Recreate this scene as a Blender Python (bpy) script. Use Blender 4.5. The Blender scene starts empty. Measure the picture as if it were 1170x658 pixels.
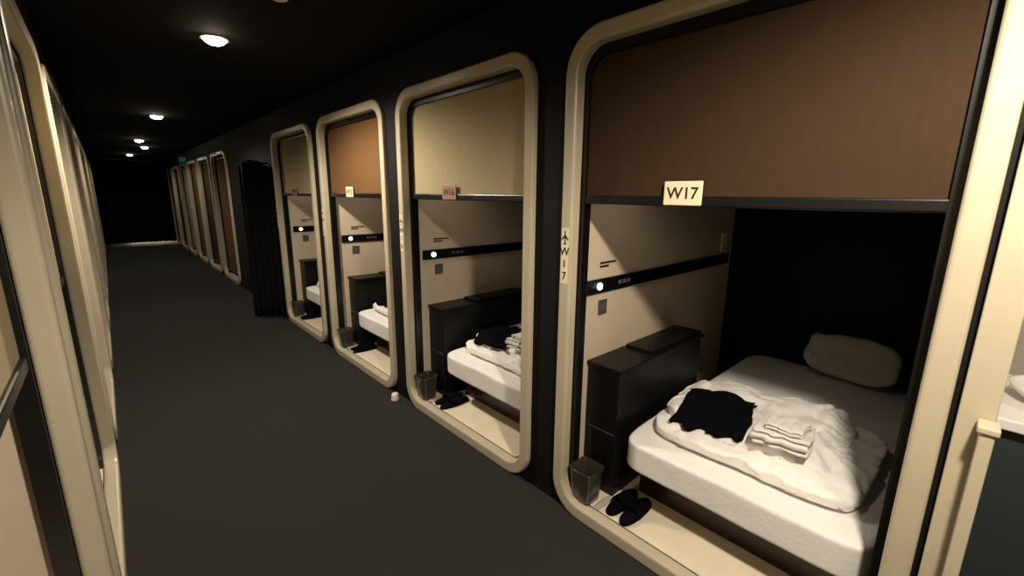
import bpy, bmesh, math, random
from mathutils import Vector, Matrix, noise
from mathutils.bvhtree import BVHTree
random.seed(3)
scene = bpy.context.scene
COL = scene.collection

# ---------------------------------------------------------------- materials
def srgb(c):
    return tuple(((v/255)/12.92 if v/255 <= .04045 else ((v/255+.055)/1.055)**2.4) for v in c)
def mat(name, rgb, rough=.6, nscale=0, namt=0., bump=0., bscale=200., metal=0., coat=0., spec=.5, emit=None, estr=0, trans=0, stretch=None):
    m = bpy.data.materials.new(name); m.use_nodes = True
    nt = m.node_tree; b = nt.nodes['Principled BSDF']
    c = srgb(rgb)
    b.inputs['Base Color'].default_value = (*c, 1)
    b.inputs['Roughness'].default_value = rough
    b.inputs['Metallic'].default_value = metal
    b.inputs['Coat Weight'].default_value = coat
    b.inputs['Specular IOR Level'].default_value = spec
    b.inputs['Transmission Weight'].default_value = trans
    if emit:
        b.inputs['Emission Color'].default_value = (*srgb(emit), 1)
        b.inputs['Emission Strength'].default_value = estr
    tc = nt.nodes.new('ShaderNodeTexCoord')
    src = tc.outputs['Object']
    if stretch:
        mp = nt.nodes.new('ShaderNodeMapping'); mp.inputs['Scale'].default_value = stretch
        nt.links.new(src, mp.inputs['Vector']); src = mp.outputs['Vector']
    if nscale:
        n = nt.nodes.new('ShaderNodeTexNoise'); n.inputs['Scale'].default_value = nscale
        n.inputs['Detail'].default_value = 6
        r = nt.nodes.new('ShaderNodeValToRGB')
        r.color_ramp.elements[0].position = .3; r.color_ramp.elements[1].position = .7
        r.color_ramp.elements[0].color = (*[v*(1-namt) for v in c], 1)
        r.color_ramp.elements[1].color = (*[min(1, v*(1+namt)) for v in c], 1)
        nt.links.new(src, n.inputs['Vector']); nt.links.new(n.outputs['Fac'], r.inputs['Fac'])
        nt.links.new(r.outputs['Color'], b.inputs['Base Color'])
    if bump:
        n2 = nt.nodes.new('ShaderNodeTexNoise'); n2.inputs['Scale'].default_value = bscale; n2.inputs['Detail'].default_value = 4
        bp = nt.nodes.new('ShaderNodeBump'); bp.inputs['Strength'].default_value = bump; bp.inputs['Distance'].default_value = .01
        nt.links.new(src, n2.inputs['Vector']); nt.links.new(n2.outputs['Fac'], bp.inputs['Height'])
        nt.links.new(bp.outputs['Normal'], b.inputs['Normal'])
    return m
M = dict(
 carpet=mat('carpet_charcoal', (50,50,48), .95, 260, .4, .5, 500, spec=.1),
 ceil=mat('ceiling_black', (16,15,15), .85, 3, .1, spec=.15),
 black=mat('wall_black_paint', (18,16,16), .7, 4, .1, .05, 80, spec=.2),
 blackgl=mat('black_rail', (12,12,12), .35),
 frame=mat('frame_beige_laminate', (190,179,155), .28, 6, .04, .02, 60),
 inner=mat('cabin_wall_beige', (204,186,162), .6, 5, .04, .05, 150),
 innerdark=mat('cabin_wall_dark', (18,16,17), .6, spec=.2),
 cream=mat('cabin_floor_cream', (230,217,194), .4, 8, .05),
 b_brown=mat('blind_brown', (64,49,36), .9, 60, .05, .15, 700, spec=.05, stretch=(1,1,.2)),
 b_khaki=mat('blind_khaki', (168,153,122), .9, 60, .04, .15, 700, spec=.08, stretch=(1,1,.2)),
 b_orange=mat('blind_tan', (110,80,52), .9, 60, .05, .15, 700, spec=.08, stretch=(1,1,.2)),
 b_cream=mat('blind_cream', (150,136,108), .9, 60, .05, .2, 700, spec=.08, stretch=(1,1,.2)),
 wooddark=mat('wood_dark', (52,31,22), .35, 12, .35, stretch=(1,1,8)),
 blackwood=mat('black_wood', (14,13,13), .45, 20, .3, spec=.3, stretch=(1,1,6)),
 white=mat('bed_linen_white', (234,231,227), .85, 3, .02, .15, 60, spec=.2),
 pillow=mat('pillow_linen_shaded', (190,186,182), .9, 3, .03, .15, 60, spec=.15),  # greyer than the bed linen: shadow on the pillow put into its colour
 duvet=mat('duvet_white', (240,237,232), .85, 3, .02, .2, 25, spec=.2),
 towel=mat('towel_white', (238,235,230), .95, 3, .02, .6, 400, spec=.1),
 cloth=mat('black_cloth', (11,11,12), .95, 10, .2, .5, 40, spec=.06),
 smoke=mat('smoked_plastic', (58,53,46), .28, spec=.6, coat=.3),
 bag=mat('clear_bag', (225,220,210), .2, bump=.8, bscale=40, trans=.5),
 sign=mat('sign_cream', (238,224,190), .5),
 signbr=mat('sign_brown', (160,120,92), .5),
 ink=mat('sign_ink', (35,28,22), .6),
 led=mat('led_white', (255,255,255), .3, emit=(205,225,255), estr=14),
 lamp=mat('lamp_lens', (255,255,255), .3, emit=(255,236,205), estr=40),
 trim=mat('lamp_trim', (90,88,84), .4),
 steel=mat('metal_plate', (150,145,138), .35, metal=.8),
 exitg=mat('exit_sign_face', (30,90,100), .4, emit=(40,110,125), estr=.2),
 curtain=mat('curtain_black', (20,20,22), .9, 8, .15, .2, 200, spec=.12),
 nook=mat('nook_wall_beige', (196,188,172), .6, 5, .04),
 ceramic=mat('white_counter', (236,234,228), .25),
 plast=mat('white_plastic', (225,218,205), .4),
 teal=mat('dark_teal_panel', (52,60,62), .4),
)

# ---------------------------------------------------------------- helpers
def link(o, parent=None):
    COL.objects.link(o)
    if parent: o.parent = parent
    return o
def empty(name, loc=(0,0,0)):
    e = bpy.data.objects.new(name, None); e.empty_display_size = .1
    COL.objects.link(e); return e
def mesh_obj(name, bm, m, parent=None, smooth=False, bevel=0, seg=2):
    bmesh.ops.recalc_face_normals(bm, faces=bm.faces)
    me = bpy.data.meshes.new(name); bm.to_mesh(me); bm.free()
    if m: me.materials.append(m)
    o = bpy.data.objects.new(name, me)
    if smooth:
        for p in me.polygons: p.use_smooth = True
    if bevel:
        b = o.modifiers.new('b','BEVEL'); b.width = bevel; b.segments = seg; b.limit_method='ANGLE'; b.angle_limit=math.radians(35)
    return link(o, parent)
def addbox(bm, x0,x1,y0,y1,z0,z1):
    x0,x1 = min(x0,x1),max(x0,x1)
    r = bmesh.ops.create_cube(bm, size=1)
    for v in r['verts']:
        v.co = Vector(((x0+x1)/2+v.co.x*(x1-x0), (y0+y1)/2+v.co.y*(y1-y0), (z0+z1)/2+v.co.z*(z1-z0)))
def box(name, x0,x1,y0,y1,z0,z1, m, parent=None, bevel=0):
    bm = bmesh.new(); addbox(bm,x0,x1,y0,y1,z0,z1)
    return mesh_obj(name, bm, m, parent, bevel=bevel)
def rrect(y0,y1,z0,z1,r,n=10):
    pts=[]
    for cy,cz,a0 in ((y1-r,z1-r,0),(y0+r,z1-r,90),(y0+r,z0+r,180),(y1-r,z0+r,270)):
        for i in range(n+1):
            a = math.radians(a0+90*i/n); pts.append((cy+r*math.cos(a), cz+r*math.sin(a)))
    return pts
def ring(name, outer, inner, x0, x1, m, parent=None, bevel=0):
    bm = bmesh.new(); n=len(outer)
    L=[[bm.verts.new((x,p[0],p[1])) for p in lp] for x,lp in ((x0,outer),(x1,outer),(x1,inner),(x0,inner))]
    for k in range(4):
        A,B=L[k],L[(k+1)%4]
        for i in range(n):
            j=(i+1)%n
            bm.faces.new((A[i],A[j],B[j],B[i]))
    bmesh.ops.remove_doubles(bm, verts=bm.verts, dist=1e-6)
    return mesh_obj(name,bm,m,parent,bevel=bevel,seg=3)
def puffy(name, c, s, m, parent=None, n=4, pinch=0, wr=.0, wf=6, seed=0, cuts=22, rot=0, bm=None, crease=0):
    own = bm is None
    if own: bm=bmesh.new()
    t=bmesh.new(); bmesh.ops.create_cube(t,size=2)
    bmesh.ops.subdivide_edges(t, edges=t.edges[:], cuts=cuts, use_grid_fill=True)
    R=Matrix.Rotation(rot,3,'Z')
    for v in t.verts:
        p=v.co.copy()
        r=(abs(p.x)**n+abs(p.y)**n+abs(p.z)**n)**(1/n)
        p/=r
        e=max(abs(p.x),abs(p.y))
        p.z*=1-pinch*e**4
        q=Vector((p.x*s[0]/2,p.y*s[1]/2,p.z*s[2]/2))
        d=noise.noise(q*wf+Vector((seed,seed*2.3,0)))*wr + noise.noise(q*wf*2.7+Vector((seed*3,1,5)))*wr*.45
        d2=noise.noise(Vector((q.x*wf*.6+seed,q.y*wf*2.2,seed)))*wr*.5
        if crease:
            w=Vector((noise.noise(q*4+Vector((seed,0,0))),noise.noise(q*4+Vector((0,seed,0))),0))*.25
            for f,o,a in ((wf*.9,3.1,1),(wf*1.7,8.7,.6)):
                nn=noise.noise(Vector(((q.x+w.x)*f*1.3,(q.y+w.y)*f*.8,o+seed)))
                d-=crease*a*max(0,1-abs(nn)*7)
        if p.z>-.2: q.z+=d+d2
        q.x+=d*.6; q.y-=d*.6
        v.co=R@q+Vector(c)
    me=bpy.data.meshes.new('t'); t.to_mesh(me); t.free(); bm.from_mesh(me); bpy.data.meshes.remove(me)
    if own: return mesh_obj(name,bm,m,parent,smooth=True)
def text(name, s, loc, size, parent, m=None, side=1):
    c=bpy.data.curves.new(name,'FONT'); c.body=s; c.size=size; c.align_x='CENTER'; c.align_y='CENTER'; c.extrude=.0005
    c.offset=size*.012
    c.materials.append(m or M['ink'])
    o=bpy.data.objects.new(name,c)
    o.matrix_world = Matrix(((0,0,-side,loc[0]),(-side,0,0,loc[1]),(0,1,0,loc[2]),(0,0,0,1)))
    return link(o,parent)

# ---------------------------------------------------------------- dimensions
CAMZ=1.545
XR=1.485; XL=-.135; CABW=1.29; PER=1.475; H=2.20; CEIL=2.43; DEP=1.86
XBACK = XR+DEP; YEND=16.9

# ---------------------------------------------------------------- shell
box('floor', -2.4, 3.6, -3.0, YEND+.9, -.1, 0, M['carpet'])
box('ceiling', -2.4, 3.6, -3.0, YEND+.9, CEIL, CEIL+.1, M['ceil'])
box('wall_end', -.4, 1.75, YEND+.7, YEND+.85, 0, CEIL, M['nook'])
box('wall_back', -.4, 3.6, -3.1, -3.0, 0, CEIL, M['black'])

def skin(name, side, spans, yA, yB):
    x0 = XR+.03 if side>0 else XL-.03
    x1 = x0+side*.03
    bm=bmesh.new()
    cur=yA
    addbox(bm,x0,x1,yA,yB,H-.0,CEIL)
    n=10
    for (y0,y1) in spans:
        if y0-.001>cur: addbox(bm,x0,x1,cur,y0-.0,0,H)
        cur=y1
        outer=[]
        for (cy,cz) in ((y1,H),(y0,H),(y0,0),(y1,0)):
            outer += [(cy,cz)]*(n+1)
        inner=rrect(y0+.03,y1-.03,.03,H-.03,.14,n)
        N=len(inner)
        L=[[bm.verts.new((x,p[0],p[1])) for p in lp] for x,lp in ((x0,outer),(x1,outer),(x1,inner),(x0,inner))]
        for k in range(4):
            A,B=L[k],L[(k+1)%4]
            for i in range(N):
                j=(i+1)%N
                try: bm.faces.new((A[i],A[j],B[j],B[i]))
                except Exception: pass
    if cur<yB: addbox(bm,x0,x1,cur,yB,0,H)
    bmesh.ops.remove_doubles(bm, verts=bm.verts, dist=1e-6)
    bmesh.ops.dissolve_degenerate(bm, dist=1e-6, edges=bm.edges[:])
    return mesh_obj(name,bm,M['black'])

RS=[(-.012,1.29)]+[(PER*i, PER*i+CABW) for i in range(1,4)] + [(8.3+PER*i, 8.3+PER*i+CABW) for i in range(6)]
LS=[(.42-PER*2+PER*i, .42-PER*2+PER*i+CABW) for i in range(13)]
skin('wall_right', 1, RS, -.035, YEND+.7)
skin('wall_left', -1, LS, -3.0, YEND+.7)

# ---------------------------------------------------------------- cabins
def cabin(side,span,blind,bz,label=None,furn=False,plate='sign'):
    X=lambda d: (XR+d) if side>0 else (XL-d)
    y0,y1=span
    yo=y1-CABW
    E=empty('sleeping_cabin')
    ring('frame', rrect(y0,y1,0.0,H,.17), rrect(y0+.062,y1-.062,.07,H-.065,.11), X(0),X(.062),M['frame'],E,bevel=.012)
    ring('rail', rrect(y0+.045,y1-.045,.02,H-.05,.125), rrect(y0+.085,y1-.080,.066,H-.10,.09), X(.063),X(.11),M['blackgl'],E)
    ys0,ys1=y0+.045,y1-.045
    box('side_panel_near',X(.064),X(DEP),ys0-.04,ys0,0,H-.02,M['innerdark'] if furn else M['inner'],E)  # furnished cabins: hidden near panel darkened to cut bounced light
    box('side_panel_far',X(.064),X(DEP),ys1,ys1+.04,0,H-.02,M['inner'],E)
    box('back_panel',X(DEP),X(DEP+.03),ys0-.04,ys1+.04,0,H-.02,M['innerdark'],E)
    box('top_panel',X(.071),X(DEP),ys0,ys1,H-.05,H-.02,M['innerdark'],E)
    box('floor_panel',X(.063),X(DEP),ys0,ys1,.001,.07,M['cream'],E)
    B=empty('roller_blind')
    box('fabric',X(.078),X(.082),y0+.082,y1-.080,bz,H-.095,M[blind],B)
    box('bottom_bar',X(.066),X(.094),y0+.078,y1-.078,bz-.034,bz+.003,M['blackgl'],B,bevel=.006)
    bm=bmesh.new()
    bmesh.ops.create_cone(bm,cap_ends=True,segments=24,radius1=.03,radius2=.03,depth=CABW-.2)
    for v in bm.verts: v.co=Matrix.Rotation(math.pi/2,3,'X')@v.co+Vector((X(.114),(y0+y1)/2,H-.095))
    mesh_obj('roller',bm,M['blackgl'],B,smooth=True)
    if label:
        S=empty('cabin_number_sign')
        ty=yo+.765
        box('plate',X(.058),X(.064),ty-.072,ty+.072,bz-.030,bz+.056,M[plate],S,bevel=.004)
        text('number',label,(X(.0572),ty,bz+.012),.058,S,side=side)
        P=empty('door_number_plate')
        yy=y1-.032
        box('plate',X(-.002),X(-.0001),yy-.020,yy+.020,1.155,1.405,M['sign'],P)
        bm=bmesh.new()
        pts=[(0,.034),(.005,.026),(.005,.010),(.028,-.008),(.028,-.014),(.005,-.004),(.004,-.022),(.012,-.030),(.012,-.034),(0,-.030)]
        full=pts+[(-a,b) for a,b in reversed(pts[1:-1])]
        vs=[bm.verts.new((X(-.0025),yy-a*.7,1.365+b)) for a,b in full]
        f=bm.faces.new(vs)
        r=bmesh.ops.extrude_face_region(bm,geom=[f])
        for v in [g for g in r['geom'] if isinstance(g,bmesh.types.BMVert)]: v.co.x+=side*.0004
        mesh_obj('airplane_icon',bm,M['ink'],P)
        for k,ch in enumerate(label):
            text('letter_%d'%(k+1),ch,(X(-.0026),yy,1.30-.055*k),.05,P,side=side)
    if furn: furnish(X,yo,ys0,ys1)

def slipper(E,name,cx,cy,ang,z):
    n=28; Lh=.120
    R=Matrix.Rotation(ang,3,'Z')
    def outline(s=1):
        o=[]
        for i in range(n):
            a=2*math.pi*i/n
            ca,sa=math.cos(a),math.sin(a)
            x=math.copysign(abs(ca)**.75,ca)*Lh*s
            w=.037*(1+.10*ca)
            o.append((x,math.copysign(abs(sa)**.85,sa)*w*s))
        return o
    bm=bmesh.new()
    lv=[]
    for zz,s in ((0,.97),(.006,1),(.016,1),(.02,.96)):
        lv.append([bm.verts.new((x,y,zz)) for x,y in outline(s)])
    for A,B in zip(lv,lv[1:]):
        for i in range(n): bm.faces.new((A[i],A[(i+1)%n],B[(i+1)%n],B[i]))
    bm.faces.new(lv[0][::-1]); bm.faces.new(lv[-1])
    for v in bm.verts: v.co=R@v.co+Vector((cx,cy,z))
    mesh_obj(name+'_sole',bm,M['cloth'],E)
    bm=bmesh.new()
    rows=[]
    for i in range(11):
        u=i/10; x=-.035+u*.150
        hw=.041*(max(0.01,1-(max(0,x)/.118)**3.5))**.5; hh=.044*(1-.60*u)
        rows.append([bm.verts.new((x,math.cos(math.pi*j/12)*hw,.008+math.sin(math.pi*j/12)**.7*hh)) for j in range(13)])
    for A,B in zip(rows,rows[1:]):
        for j in range(12): bm.faces.new((A[j],A[j+1],B[j+1],B[j]))
    for v in bm.verts: v.co=R@v.co+Vector((cx,cy,z))
    o=mesh_obj(name+'_upper',bm,M['cloth'],E,smooth=True)
    s=o.modifiers.new('s','SOLIDIFY'); s.thickness=.003

def fold(name,cx,cy,z,L,Wd,layers,th,m,E,rot=0,seed=0,taper=0,irr=.02,hf=None):
    prof=[]; gap=th
    for k in range(layers):
        zz=gap*(k+.5); l=L*(1-taper*k)
        xs=[-l/2+l*i/10 for i in range(11)]
        if k%2: xs=xs[::-1]
        prof+=[(x,zz) for x in xs]
        if k<layers-1:
            s=1 if k%2==0 else -1
            for a in (-60,-25,25,60):
                ra=math.radians(a); prof.append((s*(l/2+math.cos(ra)*gap*.5),gap*(k+1)+math.sin(ra)*gap*.5))
    bm=bmesh.new(); ny=18; rows=[]
    R=Matrix.Rotation(rot,3,'Z')
    for j in range(ny+1):
        v=j/ny-.5
        row=[]
        for i,(x,zz) in enumerate(prof):
            d=noise.noise(Vector((x*14+seed,v*6+seed,zz*8)))*th*.35
            sh=noise.noise(Vector((zz*60,seed,3)))*.012
            ed=noise.noise(Vector((x*9+seed,v*9,7)))*irr
            ed2=noise.noise(Vector((x*9+seed,v*9,17)))*irr
            p=R@Vector((x+sh+d*.6+ed,v*Wd+sh+ed2,0))+Vector((cx,cy,0))
            base=hf(p.x,p.y) if hf else z
            row.append(bm.verts.new((p.x,p.y,base+max(th*.5,zz+d))))
        rows.append(row)
    for A,B in zip(rows,rows[1:]):
        for i in range(len(prof)-1): bm.faces.new((A[i],A[i+1],B[i+1],B[i]))
    o=mesh_obj(name,bm,m,E,smooth=True)
    s=o.modifiers.new('s','SOLIDIFY'); s.thickness=th*.8; s.offset=0
    u=o.modifiers.new('u','SUBSURF'); u.levels=1; u.render_levels=2
    return o

def furnish(X,y0,ys0,ys1):
    sd=y0*7.1+1
    yb0,yb1=y0+.06,y0+1.0
    E=empty('bed')
    box('base',X(.33),X(DEP-.02),yb0+.03,yb1-.01,.07,.30,M['wooddark'],E,bevel=.006)
    bm=bmesh.new()
    xa,xb=X(.135),X(DEP-.02)
    puffy('m',((xa+xb)/2,(yb0+yb1)/2,.378),(abs(xb-xa),yb1-yb0,.155),None,n=14,wr=.005,wf=5,seed=sd,cuts=34,bm=bm)
    mesh_obj('mattress',bm,M['white'],E,smooth=True)
    C=empty('bedside_cabinet')
    box('body',X(.19),X(1.05),y0+1.055,ys1-.004,.07,.725,M['blackwood'],C,bevel=.004)
    box('top',X(.18),X(1.06),y0+1.04,ys1-.002,.725,.745,M['blackwood'],C,bevel=.004)
    box('raised_back',X(.50),X(1.05),y0+1.06,ys1-.02,.745,.762,M['blackwood'],C,bevel=.004)
    box('front_seam',X(.1885),X(.191),y0+1.065,ys1-.02,.40,.404,M['trim'],C)
    bm=bmesh.new()
    puffy('',(X(.60),y0+.54,.494),(.72,.82,.07),None,n=6,pinch=.15,wr=.024,wf=4.5,seed=sd+4,bm=bm,cuts=50,crease=.010)
    puffy('',(X(.64),y0+.585,.536),(.62,.72,.07),None,n=5,pinch=.3,wr=.034,wf=4.5,seed=sd+9,bm=bm,cuts=50,rot=.06,crease=.013)
    D=mesh_obj('folded_duvet',bm,M['duvet'],None,smooth=True)
    bv=BVHTree.FromPolygons([v.co.copy() for v in D.data.vertices],[tuple(p.vertices) for p in D.data.polygons])
    def ray(x,y):
        h=bv.ray_cast(Vector((x,y,2)),Vector((0,0,-1)))
        return h[0].z if h[0] else .50
    def hf(x,y):
        k=[ray(x+a,y+b) for a in (-.02,0,.02) for b in (-.02,0,.02)]
        return max(sum(k)/9, ray(x,y))+.003
    fold('folded_pajamas',X(.47),y0+.715,0,.33,.29,3,.011,M['cloth'],None,rot=.15,seed=sd,irr=.05,hf=hf)
    T=empty('folded_towel')
    hz=max(hf(X(.40)+a,y0+.42+b) for a in (-.06,0,.06) for b in (-.07,0,.07))-.004
    fold('bath_towel',X(.39),y0+.415,hz,.16,.19,4,.016,M['towel'],T,rot=.10,seed=sd+2)
    fold('hand_towel',X(.375),y0+.405,hz+.066,.12,.14,2,.013,M['towel'],T,rot=.05,seed=sd+5)
    P=puffy('pillow',(0,0,0),(.12,.46,.26),M['pillow'],None,n=5,pinch=.2,wr=.03,wf=5,seed=sd+8,cuts=30)
    P.rotation_euler=(.08,.42,0); P.location=(X(1.70),y0+.42,.60)
    W=empty('wall_console')
    box('strip',X(.15),X(1.80),ys1-.012,ys1,1.08,1.15,M['blackgl'],W,bevel=.002)
    box('outlet_plate',X(.25),X(.32),ys1-.006,ys1,.965,1.04,M['steel'],W,bevel=.002)
    for k in range(2): box('socket_%d'%(k+1),X(.262+.028*k),X(.28+.028*k),ys1-.008,ys1-.005,.985,1.02,M['trim'],W)
    box('label_bar',X(.25),X(.38),ys1-.004,ys1,1.223,1.231,M['ink'],W)
    box('label_text',X(.25),X(.32),ys1-.004,ys1,1.205,1.213,M['ink'],W)
    for k in range(3): box('button_%d'%(k+1),X(.40+.04*k),X(.425+.04*k),ys1-.015,ys1-.011,1.107,1.125,M['trim'],W)
    bm=bmesh.new(); bmesh.ops.create_cone(bm,cap_ends=True,segments=24,radius1=.016,radius2=.016,depth=.01)
    for v in bm.verts: v.co=Matrix.Rotation(math.pi/2,3,'X')@v.co+Vector((X(.235),ys1-.017,1.115))
    mesh_obj('led_lamp',bm,M['led'],W,smooth=False)
    bm=bmesh.new(); bmesh.ops.create_cone(bm,cap_ends=True,segments=24,radius1=.024,radius2=.024,depth=.006)
    for v in bm.verts: v.co=Matrix.Rotation(math.pi/2,3,'X')@v.co+Vector((X(.235),ys1-.0135,1.115))
    mesh_obj('led_bezel',bm,M['steel'],W)
    box('wall_switch',X(1.66),X(1.74),ys1-.012,ys1,1.17,1.30,M['plast'],None,bevel=.004)
    L=empty('cabin_fill_light')  # added fill light, brightens the cabin front and far wall
    bm=bmesh.new(); bmesh.ops.create_cone(bm,cap_ends=True,segments=32,radius1=.05,radius2=.06,depth=.02)
    for v in bm.verts: v.co+=Vector((X(.28),y0+.88,H-.06))
    mesh_obj('fill_light_body',bm,M['plast'],L)
    l=bpy.data.lights.new('lamp','SPOT'); l.energy=8; l.spot_size=math.radians(105); l.spot_blend=.8
    l.shadow_soft_size=.05; l.color=(1,.86,.70)
    o=bpy.data.objects.new('lamp',l); o.location=(X(.28),y0+.88,H-.09); link(o,L)
    K=empty('wastebasket')
    bm=bmesh.new(); lv=[]
    cx,cy=X(.09),y0+1.145
    for zz,h in ((.071,.053),(.09,.055),(.18,.060),(.235,.065),(.242,.068),(.242,.063)):
        lv.append([bm.verts.new((cx+p[0],cy+p[1],zz)) for p in rrect(-h,h,-h,h,.022,5)])
    for A,B in zip(lv,lv[1:]):
        n=len(A)
        for i in range(n): bm.faces.new((A[i],A[(i+1)%n],B[(i+1)%n],B[i]))
    bm.faces.new(lv[0][::-1])
    o=mesh_obj('bin_body',bm,M['smoke'],K,smooth=True); s=o.modifiers.new('s','SOLIDIFY'); s.thickness=.003
    S=empty('slippers')
    slipper(S,'slipper_left',X(.185),y0+.992,.0,.0705)
    slipper(S,'slipper_right',X(.175),y0+.912,.0,.0705)
    puffy('plastic_wrapper',(X(.11),y0+1.055,.079),(.12,.035,.012),M['bag'],None,n=3,wr=.006,wf=18,seed=sd,cuts=12)

cabin(1,RS[0],'b_brown',CAMZ,'W17',True)
cabin(1,RS[1],'b_khaki',CAMZ,'W16',True,'signbr')
cabin(1,RS[2],'b_orange',CAMZ,'W15',True)
cabin(1,RS[3],'b_khaki',CAMZ,'W14',True,'signbr')
cols=['b_orange','b_brown','b_orange','b_cream','b_brown','b_cream','b_orange']
for i,s in enumerate(RS[4:]): cabin(1,s,cols[i],.16)
lc=['b_khaki','b_cream','b_khaki','b_cream','b_brown','b_khaki','b_cream']
for i,s in enumerate(LS): cabin(-1,s,lc[i%7],1.12 if i<4 else (CAMZ if i%2 else .3))

# ---------------------------------------------------------------- near end trims + nook
box('trim_1', XR-.008, XR+.11, -.090, -.026, 0, CEIL, M['frame'], bevel=.003)
box('trim_2', XR+.015, XR+.029, -.0255, -.013, 0, CEIL, M['black'])
E=empty('handrail_post')
box('post',XR-.07,XR-.02,-.092,-.066,0,1.02,M['frame'],E,bevel=.003)
box('cap',XR-.076,XR-.014,-.098,-.060,1.02,1.037,M['frame'],E,bevel=.004)
box('wall_nook_side', XR+.111, XBACK+.1, -.090, -.04, 0, CEIL, M['nook'])
box('wall_nook_back', XBACK+.1, XBACK+.2, -3.0, -.04, 0, CEIL, M['nook'])
E=empty('wash_counter')
box('cabinet',2.2,2.75,-1.6,-.091,.0,.78,M['teal'],E,bevel=.004)
box('countertop',2.15,2.75,-1.62,-.091,.78,.82,M['ceramic'],E,bevel=.006)
bm=bmesh.new()
lv=[]
for zz,h in ((.82,.10),(.87,.15),(.89,.155),(.885,.145),(.84,.08)):
    lv.append([bm.verts.new((2.42+math.cos(2*math.pi*i/32)*h,-.32+math.sin(2*math.pi*i/32)*h*1.1,zz)) for i in range(32)])
for A,B in zip(lv,lv[1:]):
    for i in range(32): bm.faces.new((A[i],A[(i+1)%32],B[(i+1)%32],B[i]))
bm.faces.new(lv[-1]); mesh_obj('basin',bm,M['ceramic'],E,smooth=True)

# ---------------------------------------------------------------- curtains
def drape(name,p0,p1,z0,z1,folds,amp,m,parent=None,top=None,seed=0):
    bm=bmesh.new(); n=folds*12; d=Vector(p1)-Vector(p0); L=d.length; d/=L; nr=Vector((-d.y,d.x))
    rows=[]
    for k in range(13):
        u=k/12; row=[]
        for i in range(n+1):
            t=i/n
            w=math.sin(t*folds*2*math.pi+.5*noise.noise(Vector((t*9,seed,0))))*amp*(.75+.35*u+.3*noise.noise(Vector((t*5,u*2,seed))))
            ztop = z1 if top is None else top(t)
            q=Vector(p0)+d*(t*L)+nr*w
            row.append(bm.verts.new((q.x,q.y,ztop+(z0-ztop)*u)))
        rows.append(row)
    for A,B in zip(rows,rows[1:]):
        for i in range(n): bm.faces.new((A[i],A[i+1],B[i+1],B[i]))
    o=mesh_obj(name,bm,m,parent,smooth=True)
    s=o.modifiers.new('s','SOLIDIFY'); s.thickness=.004
    return o
E=empty('end_curtain')
drape('curtain_fabric',(-.15,YEND),(1.50,YEND),.06,CEIL-.03,14,.05,M['curtain'],E)
box('curtain_track',-.15,1.50,YEND-.03,YEND+.03,CEIL-.035,CEIL-.001,M['blackgl'],E)
E=empty('side_curtain')
drape('curtain_fabric',(1.22,6.12),(1.51,5.88),.01,1.84,5,.035,M['curtain'],E,top=lambda t:1.84+.08*math.sin(math.pi*min(1,t*1.1)),seed=4)
drape('curtain_back_layer',(1.25,6.25),(1.51,6.10),.01,1.86,5,.03,M['curtain'],E,seed=7)
box('curtain_rod',1.24,1.514,5.99,6.01,1.88,1.90,M['blackgl'],E)
E=empty('curtain_gap_glow')  # added glowing tube, makes the bright gap under the end curtain
box('tube',.4,1.45,YEND+.63,YEND+.67,.12,.15,M['lamp'],E)

# ---------------------------------------------------------------- ceiling fixtures
def downlight(x,y,P,sc=1):
    E=empty('ceiling_downlight')
    bm=bmesh.new(); n=40; lv=[]
    for r,z in ((.08,CEIL-.001),(.08,CEIL-.008),(.068,CEIL-.010),(.062,CEIL-.003)):
        lv.append([bm.verts.new((x+r*sc*math.cos(2*math.pi*i/n),y+r*sc*math.sin(2*math.pi*i/n),z)) for i in range(n)])
    for A,B in zip(lv,lv[1:]):
        for i in range(n): bm.faces.new((A[i],A[(i+1)%n],B[(i+1)%n],B[i]))
    mesh_obj('trim_ring',bm,M['trim'],E,smooth=True)
    bm=bmesh.new(); bmesh.ops.create_uvsphere(bm,u_segments=32,v_segments=12,radius=.06*sc)
    for v in bm.verts: v.co=Vector((v.co.x+x,v.co.y+y,v.co.z*.6+CEIL-.004))
    mesh_obj('lens',bm,M['lamp'],E,smooth=True)
    l=bpy.data.lights.new('spot','SPOT'); l.energy=P; l.spot_size=math.radians(165); l.spot_blend=.5
    l.shadow_soft_size=.065; l.color=(1,.88,.72)
    o=bpy.data.objects.new('spot_lamp',l); o.location=(x,y,CEIL-.08); link(o,E)
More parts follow.
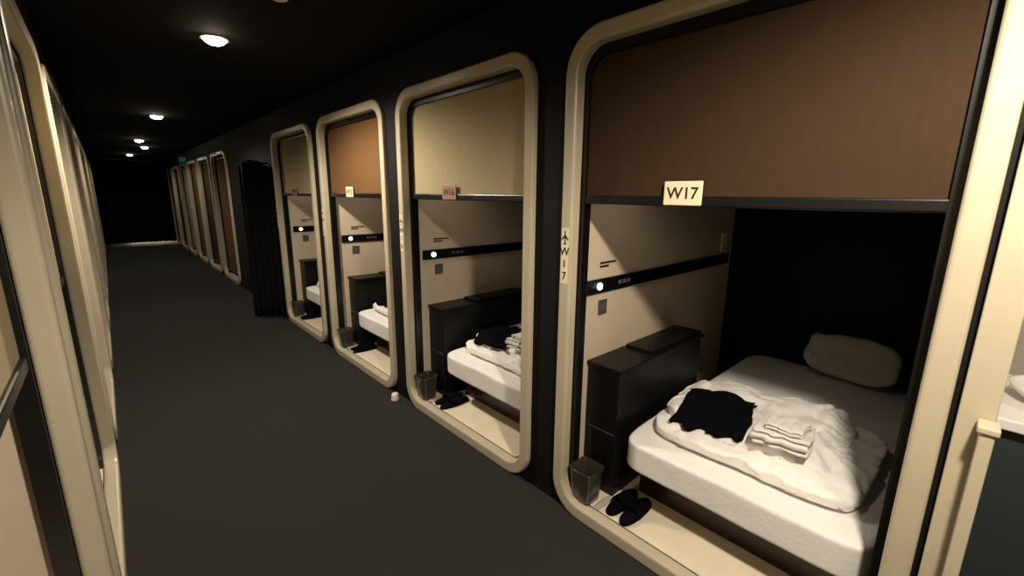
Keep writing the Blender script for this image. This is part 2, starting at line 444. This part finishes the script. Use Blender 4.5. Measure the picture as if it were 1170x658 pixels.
for x,y,P in ((.62,-.22,195),(.605,3.25,165),(.60,6.95,62),(.60,10.4,35),(.76,11.9,12),(.62,14.6,25)):
    downlight(x,y,P)
downlight(2.5,-.9,22)  # out of view, added to light the nook
E=empty('smoke_detector')
bm=bmesh.new(); bmesh.ops.create_cone(bm,cap_ends=True,segments=32,radius1=.035,radius2=.055,depth=.035)
for v in bm.verts: v.co+=Vector((.70,2.32,CEIL-.018))
mesh_obj('housing',bm,M['plast'],E,bevel=.004)
E=empty('exit_sign')
box('housing',1.38,1.514,12.70,12.76,2.20,2.32,M['trim'],E,bevel=.004)
box('face',1.385,1.51,12.695,12.70,2.21,2.31,M['exitg'],E)
E=empty('door_stopper')
bm=bmesh.new(); lv=[]
for r,z in ((.030,.001),(.032,.008),(.026,.02),(.026,.048),(.020,.056)):
    lv.append([bm.verts.new((1.44+r*math.cos(2*math.pi*i/28),2.86+r*math.sin(2*math.pi*i/28),z)) for i in range(28)])
for A,B in zip(lv,lv[1:]):
    for i in range(28): bm.faces.new((A[i],A[(i+1)%28],B[(i+1)%28],B[i]))
bm.faces.new(lv[-1]); bm.faces.new(lv[0][::-1])
mesh_obj('stopper_body',bm,M['plast'],E,smooth=True)

# ---------------------------------------------------------------- world + camera
w=bpy.data.worlds.new('w'); scene.world=w; w.use_nodes=True
w.node_tree.nodes['Background'].inputs['Color'].default_value=(.02,.02,.02,1)
yaw,pitch,rho=math.radians(42.8),math.radians(12.06),.0108
F=Vector((math.sin(yaw)*math.cos(pitch),math.cos(yaw)*math.cos(pitch),-math.sin(pitch)))
R=Vector((math.cos(yaw),-math.sin(yaw),0)); U=R.cross(F)
R2=R*math.cos(rho)+U*math.sin(rho); U2=U*math.cos(rho)-R*math.sin(rho)
cam=bpy.data.cameras.new('camera'); cam.sensor_width=36; cam.lens=496/1170*36; cam.clip_start=.02
co=bpy.data.objects.new('camera',cam); COL.objects.link(co)
m=Matrix((R2,U2,-F)).transposed().to_4x4(); m.translation=Vector((0,0,CAMZ)); co.matrix_world=m
scene.camera=co
scene.view_settings.view_transform='Standard'
